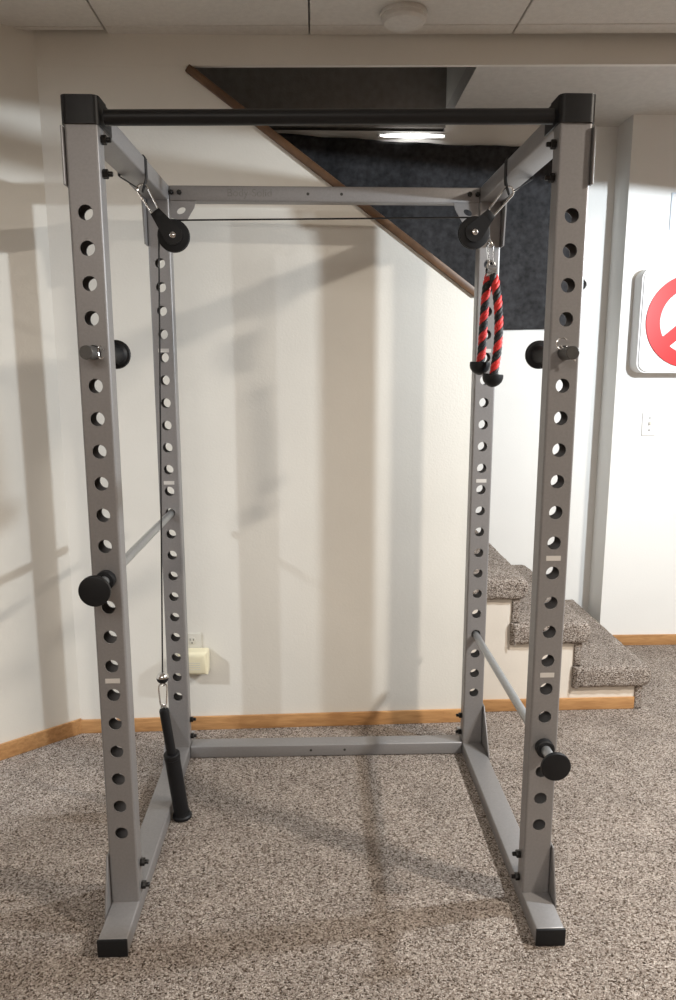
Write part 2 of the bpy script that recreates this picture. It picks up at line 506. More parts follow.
def upright_bm(ZT=ZT):
    bm = bmesh.new()
    w, d, t, rc = UW/2, UD, .0028, .006
    z0, z1 = ZB, ZT
    # outer skin: four flat sides and rounded corners
    xa, xb = -w+rc, w-rc
    of = plate_holes(bm, xa, xb, z0, z1, holes, HR, 0, False)
    ob = plate_holes(bm, xa, xb, z0, z1, holes, HR, d, True)
    iw = w-t
    inf = plate_holes(bm, -iw, iw, z0, z1, holes, HR, t, True)
    inb = plate_holes(bm, -iw, iw, z0, z1, holes, HR, d-t, False)
    for A, B in list(zip(of, inf)) + list(zip(inb, ob)):
        # outer and inner rings use different corner angles: stitch by resampling to 32 points
        h = A[0].co.z - 0
        za_ = sum(v.co.z for v in A)/len(A)
        zc = min(holes, key=lambda q_: abs(q_-za_))
        ya, yb = A[0].co.y, B[0].co.y
        ra = [bm.verts.new((HR*math.cos(2*PI*k/32), ya, zc+HR*math.sin(2*PI*k/32))) for k in range(32)]
        rb = [bm.verts.new((HR*math.cos(2*PI*k/32), yb, zc+HR*math.sin(2*PI*k/32))) for k in range(32)]
        for k in range(32):
            bm.faces.new([ra[k], rb[k], rb[(k+1) % 32], ra[(k+1) % 32]])
    # sides with rounded corners
    for s in (-1, 1):
        prof = []
        for i in range(6):
            a_ = PI/2*i/5
            prof.append((s*(xb + rc*math.sin(a_)), rc - rc*math.cos(a_)))
        for i in range(6):
            a_ = PI/2*i/5
            prof.append((s*(xb + rc*math.cos(a_)), d-rc + rc*math.sin(a_)))
        lo = [bm.verts.new((x, y, z0)) for x, y in prof]; hi = [bm.verts.new((x, y, z1)) for x, y in prof]
        for i in range(len(prof)-1):
            f = [lo[i], lo[i+1], hi[i+1], hi[i]]
            bm.faces.new(f if s > 0 else f[::-1])
        lo = [bm.verts.new((s*iw, y, z0)) for y in (t, d-t)]; hi = [bm.verts.new((s*iw, y, z1)) for y in (t, d-t)]
        f = [lo[0], lo[1], hi[1], hi[0]]
        bm.faces.new(f[::-1] if s > 0 else f)
    for z in (z0+.001, z1-.001):
        v = [bm.verts.new(p) for p in ((-w+.002, .002, z), (w-.002, .002, z), (w-.002, d-.002, z), (-w+.002, d-.002, z))]
        bm.faces.new(v)
    # fillets smooth, the rest flat
    for f in bm.faces: f.smooth = False
    for f in bm.faces:
        n = f.normal
    bm.normal_update()
    for f in bm.faces:
        if abs(f.normal.z) < .01 and .02 < abs(f.normal.x) < .999 and abs(f.normal.y) > .02: f.smooth = False
    return bm
first = None
uprights = {}
for key, (sx, y) in {'FL': (-1, 0), 'FR': (1, 0), 'BL': (-1, BACKY), 'BR': (1, BACKY)}.items():
    if first is None or key == 'BL':
        o = obj('upright', upright_bm(2.004 if key == 'FL' else 2.014), 'silver', rack, normals=False); first = o
    else:
        o = first.copy(); COL.objects.link(o); o.parent = rack
    o.location = (sx*RX, y-RO.y, 0)
    uprights[key] = o

# stickers between the holes
def sticker(key, idx):
    bm = bmesh.new(); z = HOLE0-PITCH*idx
    box(bm, -.0180, .0180, -.0007, -.0001, z-.0062, z+.0062)
    obj('number_sticker', bm, 'sticker', uprights[key])
for k, i in (('FL', 14.5), ('FR', 10.5), ('FR', 14.5), ('BL', 3.70), ('BL', 9.60), ('BR', 9.58), ('BR', 3.7)):
    sticker(k, i)

def rk(name, bm, mat, parent=None, angle=32):
    """a rack part built in world coordinates"""
    bmesh.ops.translate(bm, verts=bm.verts[:], vec=-RO)
    return obj(name, bm, mat, parent or rack, angle)

for s in (-1, 1):
    x = s*RX
    b = rk('base_rail', box(bmesh.new(), x-UW/2, x+UW/2, -.128, .93, .001, ZB, .005, 3), 'silver')
    # black plug in the front end
    bm = bmesh.new(); box(bm, x-UW/2-.0006, x+UW/2+.0006, -.1345, -.1275, .0012, ZB+.0006, .002, 2)
    tag(rk('end_cap', bm, 'rubber', b), 'black plastic plug in the front end')
    bm = box(bmesh.new(), x-UW/2, x+UW/2, UD+.0005, BACKY-.0005, 1.956, 2.004, .005, 3)
    for v in bm.verts: v.co.z += .012*(v.co.y-.05)/.75 + (.005 if s > 0 else -.001)*(1-(v.co.y-.05)/.75)
    rk('top_rail', bm, 'silver')
# crossbars at the back
def bar_with_dots(z0, z1, ya, yb, x0, x1, dots, name):
    b = rk(name, box(bmesh.new(), x0, x1, ya, yb, z0, z1, .004, 3), 'silver')
    for dx, dz in dots:
        bm = bmesh.new(); lathe(bm, (dx, ya-.0004, dz), (0, 1, 0), [(0, .0048), (.001, .0048)], 16)
        tag(rk('bolt_hole', bm, 'dark_slot', b), 'small dark bolt hole')
    return b
XI = RX-UW/2
bar_with_dots(1.966, 2.014, .802, .850, -XI+.0005, XI-.0005, [(-.057, 1.990), (.053, 1.990)], 'rear_crossbar')
bar_with_dots(.0015, .0480, .800, .860, -XI+.0005, XI-.0005, [(-.060, .026), (.066, .026)], 'rear_crossbar')

# faint maker's lettering pressed into the front of the upper crossbar
cu = bpy.data.curves.new('lettering', 'FONT'); cu.body = 'Body-Solid'; cu.size = .034; cu.extrude = .0003
cu.align_x = 'CENTER'; cu.align_y = 'CENTER'
tmp = bpy.data.objects.new('lettering_source', cu); COL.objects.link(tmp)
bpy.context.view_layer.update()
me = bpy.data.meshes.new_from_object(tmp.evaluated_get(bpy.context.evaluated_depsgraph_get()))
bpy.data.objects.remove(tmp)
me.materials.clear(); me.materials.append(M['letter'])
lt = bpy.data.objects.new('lettering', me); COL.objects.link(lt)
lt.rotation_euler = (PI/2, 0, 0); lt.location = Vector((-.247, .8017, 1.991)) - RO; lt.parent = rack
tag(lt, 'faint dark lettering on the crossbar')

# chin-up bar and its black brackets
rk('chin_up_bar', cyl(bmesh.new(), (-.497, .022, 1.973), (.497, .022, 1.986), .0165, 28), 'black')
def bracket(s):
    bm = bmesh.new()
    # plan of a band that wraps the front of the post: outer side, front, long inner side
    R, t = .014, .0045
    ho, hi = UW/2+.0005, UW/2+.0005
    def path(off):
        pts = [(-(ho+off), .060)]
        rr = R+off-.004
        for i in range(7):
            a_ = PI/2*i/6
            pts.append((-(ho+off)+rr-rr*math.cos(a_), -.001-off+rr-rr*math.sin(a_)))
        for i in range(7):
            a_ = PI/2*i/6
            pts.append((hi+off-rr+rr*math.sin(a_), -.001-off+rr-rr*math.cos(a_)))
        pts.append((hi+off, .100))
        return pts
    o_, i_ = path(t), path(.0)
    poly = o_ + i_[::-1]
    poly = [(-s*x + s*RX, y) for x, y in poly]
    dz = .0195 if s > 0 else .0060
    prism(bm, poly, 'z', 1.947+dz, 2.002+dz)
    # lid
    lid = [(-s*x + s*RX, y) for x, y in o_[:-1] + [(hi+t, .060)]]
    prism(bm, lid, 'z', 2.0022+dz, 2.0055+dz)
    return bm
for s in (-1, 1):
    rk('chin_bar_bracket', bracket(s), 'black')

# gusset plates outside each corner
def gusset(poly, s):
    bm = bmesh.new()
    xa = s*(RX+UW/2+.0006); xb = s*(RX+UW/2+.0050)
    prism(bm, poly, 'x', min(xa, xb), max(xa, xb), .001, 1)
    return bm
for s in (-1, 1):
    up = .018 if s > 0 else .008
    rk('gusset_plate', gusset([(-.010, 1.818+up), (.044, 1.818+up), (.17, 1.958), (.17, 2.000), (.068, 2.000), (.068, 1.940+up), (-.010, 1.940+up)], s), 'silver')
    rk('gusset_plate', gusset([(.768, 1.826), (.843, 1.826), (.843, 2.013), (.60, 2.010), (.60, 1.968), (.752, 1.968)], s), 'silver')
    rk('gusset_plate', gusset([(-.048, .006), (.115, .006), (.115, .046), (.048, .185), (-.006, .185), (-.048, .046)], s), 'silver')
    rk('gusset_plate', gusset([(.690, .006), (.846, .006), (.846, .195), (.793, .195), (.690, .046)], s), 'silver')

# bolts: head outside, nut and thread end inside
def hexagon(bm, c, d, r, L):
    lathe(bm, c, d, [(0, r*.93), (.0012, r), (L-.0012, r), (L, r*.93)], 6)
def bolt(x, y, z, s):
    bm = bmesh.new()
    xi = s*(RX-UW/2)-s*.0004
    hexagon(bm, (xi, y, z), (-s, 0, 0), .0105, .0115)
    lathe(bm, (xi-s*.0115, y, z), (-s, 0, 0), [(0, .0058), (.008, .0058), (.010, .0045)], 14)
    return bm
def bolt_head(x, y, z, s):
    bm = bmesh.new()
    xo = s*(RX+UW/2+.0052)
    lathe(bm, (xo, y, z), (s, 0, 0), [(0, .0105), (.002, .0105), (.006, .007), (.0068, 0)], 18)
    return bm
for s in (-1, 1):
    for y, z in ((.025, 1.928), (.025, 1.857), (.030, .142), (.030, .074), (.825, .145), (.825, .079)):
        rk('bolt', bolt(s*RX, y, z, s), 'bolt'); rk('bolt_head', bolt_head(s*RX, y, z, s), 'bolt')
    for dx in (.500, .474):
        bm = bmesh.new(); hexagon(bm, (s*dx, .8016, 1.992), (0, -1, 0), .0085, .007)
        lathe(bm, (s*dx, .7946, 1.992), (0, -1, 0), [(0, .005), (.005, .005), (.006, .004)], 12)
        rk('bolt', bm, 'bolt')
    # slotted triangular tab below the crossbar end
    bm = bmesh.new()
    outer = [(-.505, 1.9655), (-.422, 1.9655), (-.428, 1.945), (-.452, 1.907), (-.466, 1.903), (-.505, 1.915)]
    cen = Vector((-.470, 1.936)); m = 40
    def ray_poly(a_):
        dv = Vector((math.cos(a_), math.sin(a_))); best = None
        for i in range(len(outer)):
            p, q = Vector(outer[i]), Vector(outer[(i+1) % len(outer)])
            e = q-p; den = dv.x*e.y-dv.y*e.x
            if abs(den) < 1e-9: continue
            w_ = p-cen; tt = (w_.x*e.y-w_.y*e.x)/den; uu = (w_.x*dv.y-w_.y*dv.x)/den
            if tt > 0 and -1e-6 <= uu <= 1+1e-6 and (best is None or tt < best): best = tt
        return cen+dv*best
    angs = sorted([2*PI*k/m for k in range(m)] + [math.atan2(p[1]-cen.y, p[0]-cen.x) % (2*PI) for p in outer])
    R1 = []
    for a_ in angs:
        po = ray_poly(a_); pi_ = cen + Vector((.014*math.cos(a_), .010*math.sin(a_))) + Vector((0, .004*math.cos(a_)))
        R1.append([bm.verts.new((-s*p.x if s > 0 else p.x, y, p.y)) for p, y in ((po, .803), (pi_, .803), (pi_, .807), (po, .807))])
    for k in range(len(angs)):
        A, B = R1[k], R1[(k+1) % len(angs)]
        for j in range(4):
            try: bm.faces.new([A[j], A[(j+1) % 4], B[(j+1) % 4], B[j]])
            except ValueError: pass
    rk('slotted_tab', bm, 'silver')

# ================================================================== SAFETY RODS, BAR HOLDERS
def disc_prof(y0, s, t=.013, r=.0365):
    return [(0, 0), (0, r-.004), (.0012, r-.0012), (.003, r), (t-.003, r), (t-.0012, r-.0012), (t, r-.004), (t, 0)]
def safety(sx, idx, label):
    z = HOLE0-PITCH*idx - .0038; x = sx*RX
    r = empty('safety_rod', (x, -.1, z), label, 'safety bar', 'safety rods through the rack uprights')
    bm = bmesh.new(); cyl(bm, (0, .012, 0), (0, .985, 0), .0126, 24, .001)
    obj('rod', bm, 'steel', r)
    bm = bmesh.new(); lathe(bm, (0, -.005, 0), (0, 1, 0), disc_prof(0, 1), 40)
    tag(obj('end_disc', bm, 'rubber', r), 'round black end disc')
    bm = bmesh.new(); lathe(bm, (0, .078, 0), (0, 1, 0), [(0, .0128), (0, .021), (.002, .0235), (.0185, .0235), (.0210, .021), (.0210, .0128)], 32, cap=False)
    tag(obj('collar', bm, 'rubber', r), 'black collar against the upright')
    return r
safety(-1, 11, 'left steel safety rod with black end disc, at mid height of the rack')
safety(1, 17, 'right steel safety rod with black end disc, set low near the floor')

def holder(sx, label):
    z = HOLE0-PITCH*4 - .0010; x = sx*RX
    r = empty('bar_holder', (x, 0, z), label, 'bar holder', 'bar holder pins in the front uprights')
    bm = bmesh.new(); cyl(bm, (0, -.058, 0), (0, .19, 0), .0153, 28, .0012)
    obj('pin', bm, 'dark_steel', r)
    bm = bmesh.new(); lathe(bm, (0, .1885, 0), (0, 1, 0), disc_prof(0, 1), 40)
    tag(obj('end_disc', bm, 'rubber', r), 'round black end disc')
    bm = bmesh.new(); lathe(bm, (0, .0525, 0), (0, 1, 0), [(0, .0156), (0, .0175), (.10, .0185), (.130, .024), (.1355, .030), (.1355, .0156)], 32, cap=False)
    tag(obj('sleeve', bm, 'rubber', r), 'black sleeve in front of the disc')
    # ring clip: straight wire through the pin and a spring ring round it
    bm = bmesh.new()
    yv = -.014
    a = Vector((.020, yv-.004, -.018)); b = Vector((-.016, yv, .017))
    if sx < 0: a = Vector((.021, yv, -.013)); b = Vector((-.018, yv, .010))
    cyl(bm, a, b, .0022, 10)
    ring = []
    for k in range(28):
        t = 2*PI*k/28*.86
        c = Vector((0, 0, 0))
        if sx > 0: ring.append(Vector((-.013+.013*math.cos(t+.6), yv-.005, .0215+.013*math.sin(t+.6)))) 
        else: ring.append(Vector((.0195+.006*math.cos(t+.3)+.002, yv-.004, .001+.015*math.sin(t+.3))))
    sweep(bm, ring, .0014, 8)
    tag(obj('ring_clip', bm, 'chrome', r), 'shiny wire ring clip')
    return r
holder(-1, 'bar holder pin with black disc in the front left upright')
holder(1, 'bar holder pin with black disc in the front right upright')

# ================================================================== PULLEYS AND CABLE
def carabiner(bm, p0, p1, w, r, side):
    """long snap link between two points, opening in the plane given by side"""
    p0, p1 = Vector(p0), Vector(p1); d = (p1-p0); L = d.length; d.normalize()
    s = Vector(side); s = (s-d*s.dot(d)).normalized()
    pts = []
    w0, w1 = w*.36, w*.5
    for i in range(12):
        a_ = PI+PI*i/11
        pts.append(p0 + d*w0 + s*(math.cos(a_)*w0) + d*(math.sin(a_)*w0))
    for i in range(12):
        a_ = PI*i/11
        pts.append(p1 - d*w1 + s*(math.cos(a_)*w1) + d*(math.sin(a_)*w1))
    # even out straight runs
    full = []
    n = len(pts)
    for i in range(n):
        a_, b_ = pts[i], pts[(i+1) % n]
        k = max(1, int((b_-a_).length/.006))
        for j in range(k): full.append(a_.lerp(b_, j/k))
    sweep(bm, full, r, 8, closed=True)
    return bm

PY = .47
def strap(s, label):
    """flat webbing loop over the top rail, both ends meeting at the link"""
    x = s*RX; h = UW/2+.0012
    end = Vector((s*.523, PY, 1.927))
    r = empty('webbing_strap', (x, PY, 1.95), label, 'strap', 'webbing straps on the top rails')
    c = [Vector((s*.5310, 0, 1.928)), Vector((x+s*h, 0, 1.9595)), Vector((x+s*h, 0, 1.966)), Vector((x+s*(h), 0, 2.008)), Vector((x+s*(h-.003), 0, 2.0130)),
         Vector((x-s*(h-.003), 0, 2.0130)), Vector((x-s*h, 0, 2.008)), Vector((x-s*h, 0, 1.962)), Vector((s*.5085, 0, 1.950)), Vector((s*.5200, 0, 1.918))]
    if s > 0:
        for p in c[3:7]: p.z += .004
    bm = bmesh.new(); w = .0125; t = .0012
    rows = []
    n = len(c)
    for i, p in enumerate(c):
        tn = (c[min(i+1, n-1)]-c[max(i-1, 0)]).normalized()
        nn = Vector((tn.z, 0, -tn.x))
        ww = w if 0 < i < n-1 else w*.55
        q = p + Vector((0, PY, 0)) - Vector(r.location)
        rows.append([bm.verts.new(q + nn*t*a_ + Vector((0, ww*b_, 0))) for a_, b_ in ((1, -1), (1, 1), (-1, 1), (-1, -1))])
    for A, B in zip(rows, rows[1:]):
        for k in range(4): bm.faces.new([A[k], A[(k+1) % 4], B[(k+1) % 4], B[k]])
    bm.faces.new(rows[0][::-1]); bm.faces.new(rows[-1])
    obj('sling', bm, 'web', r)
    return r
strap(-1, 'black webbing strap looped over the left top rail')
strap(1, 'black webbing strap looped over the right top rail')

PL, PR = Vector((-.437, PY, 1.801)), Vector((.422, PY, 1.814))
WR = .0450
eyeL, eyeR = Vector((-.486, PY, 1.866)), Vector((.4690, PY, 1.8680))
# links between strap and pulley
for s, eye, label in ((-1, eyeL, 'steel snap link hanging the left pulley from its strap'), (1, eyeR, 'steel snap link hanging the right pulley from its strap')):
    bm = bmesh.new()
    top = Vector((s*.527, PY, 1.934)); 
    carabiner(bm, Vector(eye)-(top-Vector(eye)).normalized()*.006, top+Vector((0, 0, .004)), .030, .0030, (1, 0, 0))
    tag(obj('carabiner', bm, 'chrome'), label, 'carabiner', 'snap links on the cable gear')

def pulley(c, eye, label):
    c = Vector(c); eye = Vector(eye)
    r = empty('pulley', c, label, 'pulley', 'cable pulleys under the top rails')
    bm = bmesh.new()
    # grooved wheel, axis along the depth direction
    lathe(bm, (0, -.0095, 0), (0, 1, 0), [(0, .008), (0, .041), (.0015, WR), (.0045, WR), (.0085, .0395), (.0105, .0395), (.0145, WR), (.0175, WR), (.019, .041), (.019, .008)], 48)
    obj('wheel', bm, 'rubber', r)
    d = (eye-c); L = d.length; d.normalize(); q = Vector((d.z, 0, -d.x))
    bm = bmesh.new()
    for y0, y1 in ((-.0150, -.0115), (.0115, .0150)):
        pts = []
        for i in range(15):
            a_ = -PI/2 - PI*i/14
            pts.append(d*(math.cos(a_+PI/2+PI/2) if False else 0))
        poly = []
        for i in range(17):
            a_ = PI*i/16
            v_ = -d*(math.sin(a_)*.027) + q*(math.cos(a_)*.027)
            poly.append((v_.x, v_.z))
        e1 = d*(L-.004) - q*.0150; e2 = d*(L-.004) + q*.0150
        poly.append((e1.x, e1.z)); poly.append((e2.x, e2.z))
        prism(bm, poly, 'y', y0, y1)
    # block closing the fork
    a_ = d*(L-.022); b2 = d*(L-.0)
    poly = [tuple((v.x, v.z)) for v in (a_-q*.0165, b2-q*.0150, b2+q*.0150, a_+q*.0165)]
    prism(bm, poly, 'y', -.0152, .0152, .002)
    obj('fork', bm, 'black', r)
    bm = bmesh.new()
    lathe(bm, (0, -.0152, 0), (0, -1, 0), [(0, .0085), (.003, .0085), (.0045, .006), (.0045, 0)], 20)
    tag(obj('axle_bolt', bm, 'chrome', r), 'bright axle bolt')
    return r
pulley(PL, eyeL, 'black pulley under the left top rail, cable dropping to the loading pin')
pulley(PR, eyeR, 'black pulley under the right top rail above the red rope')

# the cable: loading pin end - left wheel - across - right wheel - rope end
CR = .0425
ball = Vector((-.512, .410, .494))
cab_end = Vector((.4695, PY, 1.790))
pts = []
lift = Vector((PL.x-CR, PY, PL.z))
pts += [ball + (lift-ball)*t for t in (0, .2, .4, .6, .8, .95)]
for i in range(13):
    a_ = PI - PI/2*i/12
    pts.append(PL + Vector((math.cos(a_)*CR, 0, math.sin(a_)*CR)))
ls = PL + Vector((0, 0, CR)); rs = PR + Vector((0, 0, CR))
pts += [ls.lerp(rs, t) for t in (.1, .3, .5, .7, .9)]
for i in range(13):
    a_ = PI/2 - PI/2*i/12*.96
    pts.append(PR + Vector((math.cos(a_)*CR, 0, math.sin(a_)*CR)))
pts.append(cab_end)
CO = Vector((-.5, .45, 1.0))
cable = empty('cable', CO, 'thin black coated cable running across both pulleys', 'cable')
obj('wire', sweep(bmesh.new(), [p-CO for p in pts], .0024, 8), 'cable', cable)
bm = bmesh.new()
q = ball-CO
lathe(bm, q+Vector((0, 0, -.016)), (0, 0, 1), [(0, .006), (.001, .012), (.006, .0165), (.013, .0185), (.0165, .0185)], 28)
obj('stopper_ball', bm, 'rubber', cable)
bm = bmesh.new()
lathe(bm, q+Vector((0, 0, .0005)), (0, 0, 1), [(0, .0187), (.006, .0175), (.012, .013), (.016, .007), (.017, .003)], 28)
tag(obj('stopper_cap', bm, 'chrome', cable), 'shiny metal cap on the stopper')
# eye under the stopper
bm = bmesh.new()
sweep(bm, [q+Vector((.006*math.cos(2*PI*k/18), 0, -.021+.007*math.sin(2*PI*k/18))) for k in range(18)], .0017, 8, closed=True)
tag(obj('cable_eye', bm, 'chrome', cable), 'small metal eye')
bm = bmesh.new()
q2 = cab_end-CO
sweep(bm, [q2+Vector((.006*math.cos(2*PI*k/18), 0, -.006+.008*math.sin(2*PI*k/18))) for k in range(18)], .0018, 8, closed=True)
tag(obj('cable_eye', bm, 'chrome', cable), 'small metal eye')

# snap link to the loading pin and to the rope
bm = bmesh.new(); carabiner(bm, (-.512, .4045, .402), (-.512, .408, .476), .025, .0026, (1, .2, 0))
tag(obj('carabiner', bm, 'chrome'), 'steel snap link between cable stopper and loading pin', 'carabiner', 'snap links on the cable gear')
bm = bmesh.new(); carabiner(bm, (.476, PY, 1.722), (.4705, PY, 1.786), .022, .0026, (1, .3, 0))
tag(obj('carabiner', bm, 'chrome'), 'steel snap link between right pulley cable and red rope', 'carabiner', 'snap links on the cable gear')

# ================================================================== LOADING PIN
lp0, lp1 = Vector((-.4745, .437, .004)), Vector((-.511, .402, .396))
pin = empty('loading_pin', (lp0.x, lp0.y, 0), 'slim black loading pin standing on the carpet inside the rack', 'loading pin')
PO = Vector(pin.location); ax = (lp1-lp0).normalized(); LL = (lp1-lp0).length
bm = bmesh.new(); lathe(bm, lp0-PO+ax*.19, ax, [(0, .0150), (LL-.19-.008, .0150), (LL-.19-.003, .013), (LL-.19, .008)], 24)
obj('rod', bm, 'rubber', pin)
bm = bmesh.new(); lathe(bm, lp0-PO+ax*.012, ax, [(0, .024), (.205, .024), (.2065, .0255), (.222, .0255), (.2235, .024), (.2245, .016)], 28)
obj('sleeve', bm, 'rubber', pin)
bm = bmesh.new(); lathe(bm, lp0-PO+Vector((0, 0, -.003)), (ax+Vector((0, 0, 4))).normalized(), [(0, .029), (.004, .031), (.010, .031), (.014, .027), (.024, .025)], 32)
obj('base_flange', bm, 'rubber', pin)
bm = bmesh.new()
e = lp1-PO
sweep(bm, [e+Vector((.0075*math.cos(2*PI*k/18), 0, .004+.009*math.sin(2*PI*k/18))) for k in range(18)], .0022, 8, closed=True)
tag(obj('eye_bolt', bm, 'chrome', pin), 'small metal eye at the top')

# ================================================================== ROPE
ctrl = [(.459, .500, 1.440), (.463, .500, 1.476), (.465, .497, 1.560), (.467, .490, 1.640), (.470, .483, 1.682), (.4765, .475, 1.7010), (.484, .466, 1.690),
        (.491, .461, 1.655), (.498, .457, 1.600), (.501, .455, 1.541), (.499, .455, 1.480), (.491, .455, 1.412)]
path = smooth_path(ctrl, 240)
rope = empty('triceps_rope', (.48, .475, 1.55), 'red and black twisted triceps rope hanging from the right pulley', 'rope')
ROP = Vector(rope.location)
def plies(offs, rad=.0064, r=.0068, pitch=.058):
    bm = bmesh.new()
    n = len(path)
    s = [0]
    for a_, b_ in zip(path, path[1:]): s.append(s[-1]+(b_-a_).length)
    for o_ in offs:
        t = (path[1]-path[0]).normalized(); u = t.orthogonal().normalized(); pts = []
        for i in range(n):
            t = (path[min(i+1, n-1)]-path[max(i-1, 0)]).normalized()
            u = (u-t*u.dot(t)).normalized(); v = t.cross(u)
            a_ = 2*PI*s[i]/pitch + o_
            pts.append(path[i]-ROP + (u*math.cos(a_)+v*math.sin(a_))*rad)
        sweep(bm, pts, r, 10)
    return bm
tag(obj('red_strand', plies([0, PI/2]), 'red', rope, 60), 'red twisted strands')
tag(obj('black_strand', plies([PI, 3*PI/2]), 'blk_nylon', rope, 60), 'black twisted strands')
for c, dn in ((Vector((.459, .500, 1.437)), Vector((-.05, 0, -1))), (Vector((.4885, .455, 1.402)), Vector((-.08, 0, -1)))):
    bm = bmesh.new(); dn = dn.normalized()
    lathe(bm, c-ROP-dn*.012, dn, [(0, .016), (.0, .0285), (.003, .0305), (.012, .0305), (.022, .0275), (.031, .020), (.037, .010), (.039, 0)], 32)
    tag(obj('end_knob', bm, 'rubber', rope), 'black rubber end knob')
bm = bmesh.new()
c = Vector((.4765, .475, 1.704))
lathe(bm, c-ROP+Vector((-.013, 0, .006)), (1, 0, -.1), [(0, .016), (0, .0185), (.026, .0185), (.026, .016)], 24, cap=False)
sweep(bm, [c-ROP+Vector((.010*math.cos(2*PI*k/20), 0, .022+.011*math.sin(2*PI*k/20))) for k in range(20)], .0030, 8, closed=True)
tag(obj('eyelet_clamp', bm, 'chrome', rope), 'bright metal eyelet clamp at the top')

# ================================================================== WALL AND CEILING FITTINGS
# outlet and plug-in device, on the wall behind the left rear post
ox, oz = -.5265, .3485; oy = WL(ox)
plate = empty('wall_outlet', (ox, oy, oz), 'beige wall outlet plate behind the left rear upright', 'outlet')
boxo('cover_plate', (-.0365, .0365, -.0062, -.0005, -.058, .058), 'plate', plate, .002)
for dz in (.0275, -.0275):
    bm = bmesh.new(); lathe(bm, (.001, -.0058, dz), (0, -1, 0), [(0, .0165), (.0015, .0165), (.0020, .0155)], 28)
    sk = obj('socket', bm, 'plate', plate)
    bm = bmesh.new()
    for dx, w_, h_ in ((-.006, .0011, .005), (.007, .0011, .0042)):
        box(bm, dx-w_, dx+w_, -.0083, -.0076, dz+.001, dz+.001+2*h_)
    lathe(bm, (.001, -.0076, dz-.008), (0, -1, 0), [(0, .0028), (.0007, .0028)], 12)
    tag(obj('slot', bm, 'dark_slot', sk), 'dark socket slots')
fx, fz = -.5170, .301
fr = empty('air_freshener', (fx, WL(fx)-.009, fz), 'rounded ivory plug-in device low on the wall', 'plug-in')
bm = bmesh.new(); box(bm, -.058, .058, -.058, 0, -.047, .047)
es = [e for e in bm.edges if all(abs(v.co.y+.058) < 1e-5 for v in e.verts)]
bmesh.ops.bevel(bm, geom=es, offset=.022, segments=6, profile=.5, affect='EDGES')
es = [e for e in bm.edges if abs(e.verts[0].co.x-e.verts[1].co.x) < 1e-5 and abs(e.verts[0].co.z-e.verts[1].co.z) < 1e-5 and e.calc_length() > .02]
bmesh.ops.bevel(bm, geom=es, offset=.008, segments=3, profile=.5, affect='EDGES')
obj('body', bm, 'ivory', fr)
for i in range(4):
    bm = bmesh.new(); box(bm, -.040, .030, -.0586, -.0574, .006-.009*i, .0085-.009*i)
    obj('vent_slot', bm, 'plate', fr)

# light switch
sx_, sz_ = 1.625, 1.157
sw = empty('light_switch', (sx_, SIGN, sz_), 'white light switch plate on the right wall below the sign', 'light switch')
boxo('cover_plate', (-.036, .036, -.0065, -.0005, -.058, .058), 'white_plastic', sw, .002)
boxo('toggle', (-.0050, .0050, -.0150, -.0066, -.003, .012), 'plate', sw, .001)
for dz in (.030, -.030):
    bm = bmesh.new(); lathe(bm, (0, -.0064, dz), (0, -1, 0), [(0, .0035), (.0008, .0035), (.0012, .002)], 12)
    obj('screw', bm, 'dark_slot', sw)

# white rounded sign with a red ring
gx, gz, gh = 1.745, 1.650, .242
sg = empty('wall_sign', (gx, SIGN, gz), 'white rounded square sign with red ring on the right wall', 'sign')
def rounded(h, r, n=10):
    out = []
    for cx, cz, a0 in ((h-r, h-r, 0), (-h+r, h-r, PI/2), (-h+r, -h+r, PI), (h-r, -h+r, 3*PI/2)):
        for i in range(n+1):
            a_ = a0+PI/2*i/n; out.append((cx+r*math.cos(a_), cz+r*math.sin(a_)))
    return out
bm = bmesh.new(); prism(bm, rounded(gh, .048), 'y', -.086, -.001, .004, 2)
obj('sign_box', bm, 'sign_white', sg)
bm = bmesh.new(); prism(bm, rounded(gh-.007, .043), 'y', -.094, -.0862, .003, 2)
obj('face_panel', bm, 'sign_white', sg)
bm = bmesh.new()
Ro, Ri = .216, .150; NS = 72
rr = []
for k in range(NS):
    a_ = 2*PI*k/NS; c, s = math.cos(a_), math.sin(a_)
    rr.append([bm.verts.new((r_*c, y, r_*s)) for r_, y in ((Ro, -.0945), (Ro, -.102), (Ri, -.102), (Ri, -.0945))])
for k in range(NS):
    A, B = rr[k], rr[(k+1) % NS]
    for j in range(4): bm.faces.new([A[j], A[(j+1) % 4], B[(j+1) % 4], B[j]])
# diagonal bar
c, s = math.cos(math.radians(40)), math.sin(math.radians(40))
hb, Lb = .028, .170
poly = [(-Lb*c+hb*s, -Lb*s-hb*c), (Lb*c+hb*s, Lb*s-hb*c), (Lb*c-hb*s, Lb*s+hb*c), (-Lb*c-hb*s, -Lb*s+hb*c)]
prism(bm, poly, 'y', -.1018, -.0946)
tag(obj('red_ring', bm, 'sign_red', sg), 'raised red ring with diagonal bar')

# framed sheet at the right edge of the picture
pf = empty('wall_notice', (1.76, SIGN, 2.161), 'pale sheet in a thin frame high on the right wall', 'picture')
boxo('sheet', (-.104, .104, -.006, -.0006, -.077, .077), 'sign_white', pf)
bm = bmesh.new()
for d_ in ((-.110, -.104, -.083, .083), (.104, .110, -.083, .083), (-.104, .104, -.083, -.077), (-.104, .104, .077, .083)):
    box(bm, d_[0], d_[1], -.009, -.0006, d_[2], d_[3])
obj('frame', bm, 'paper', pf)

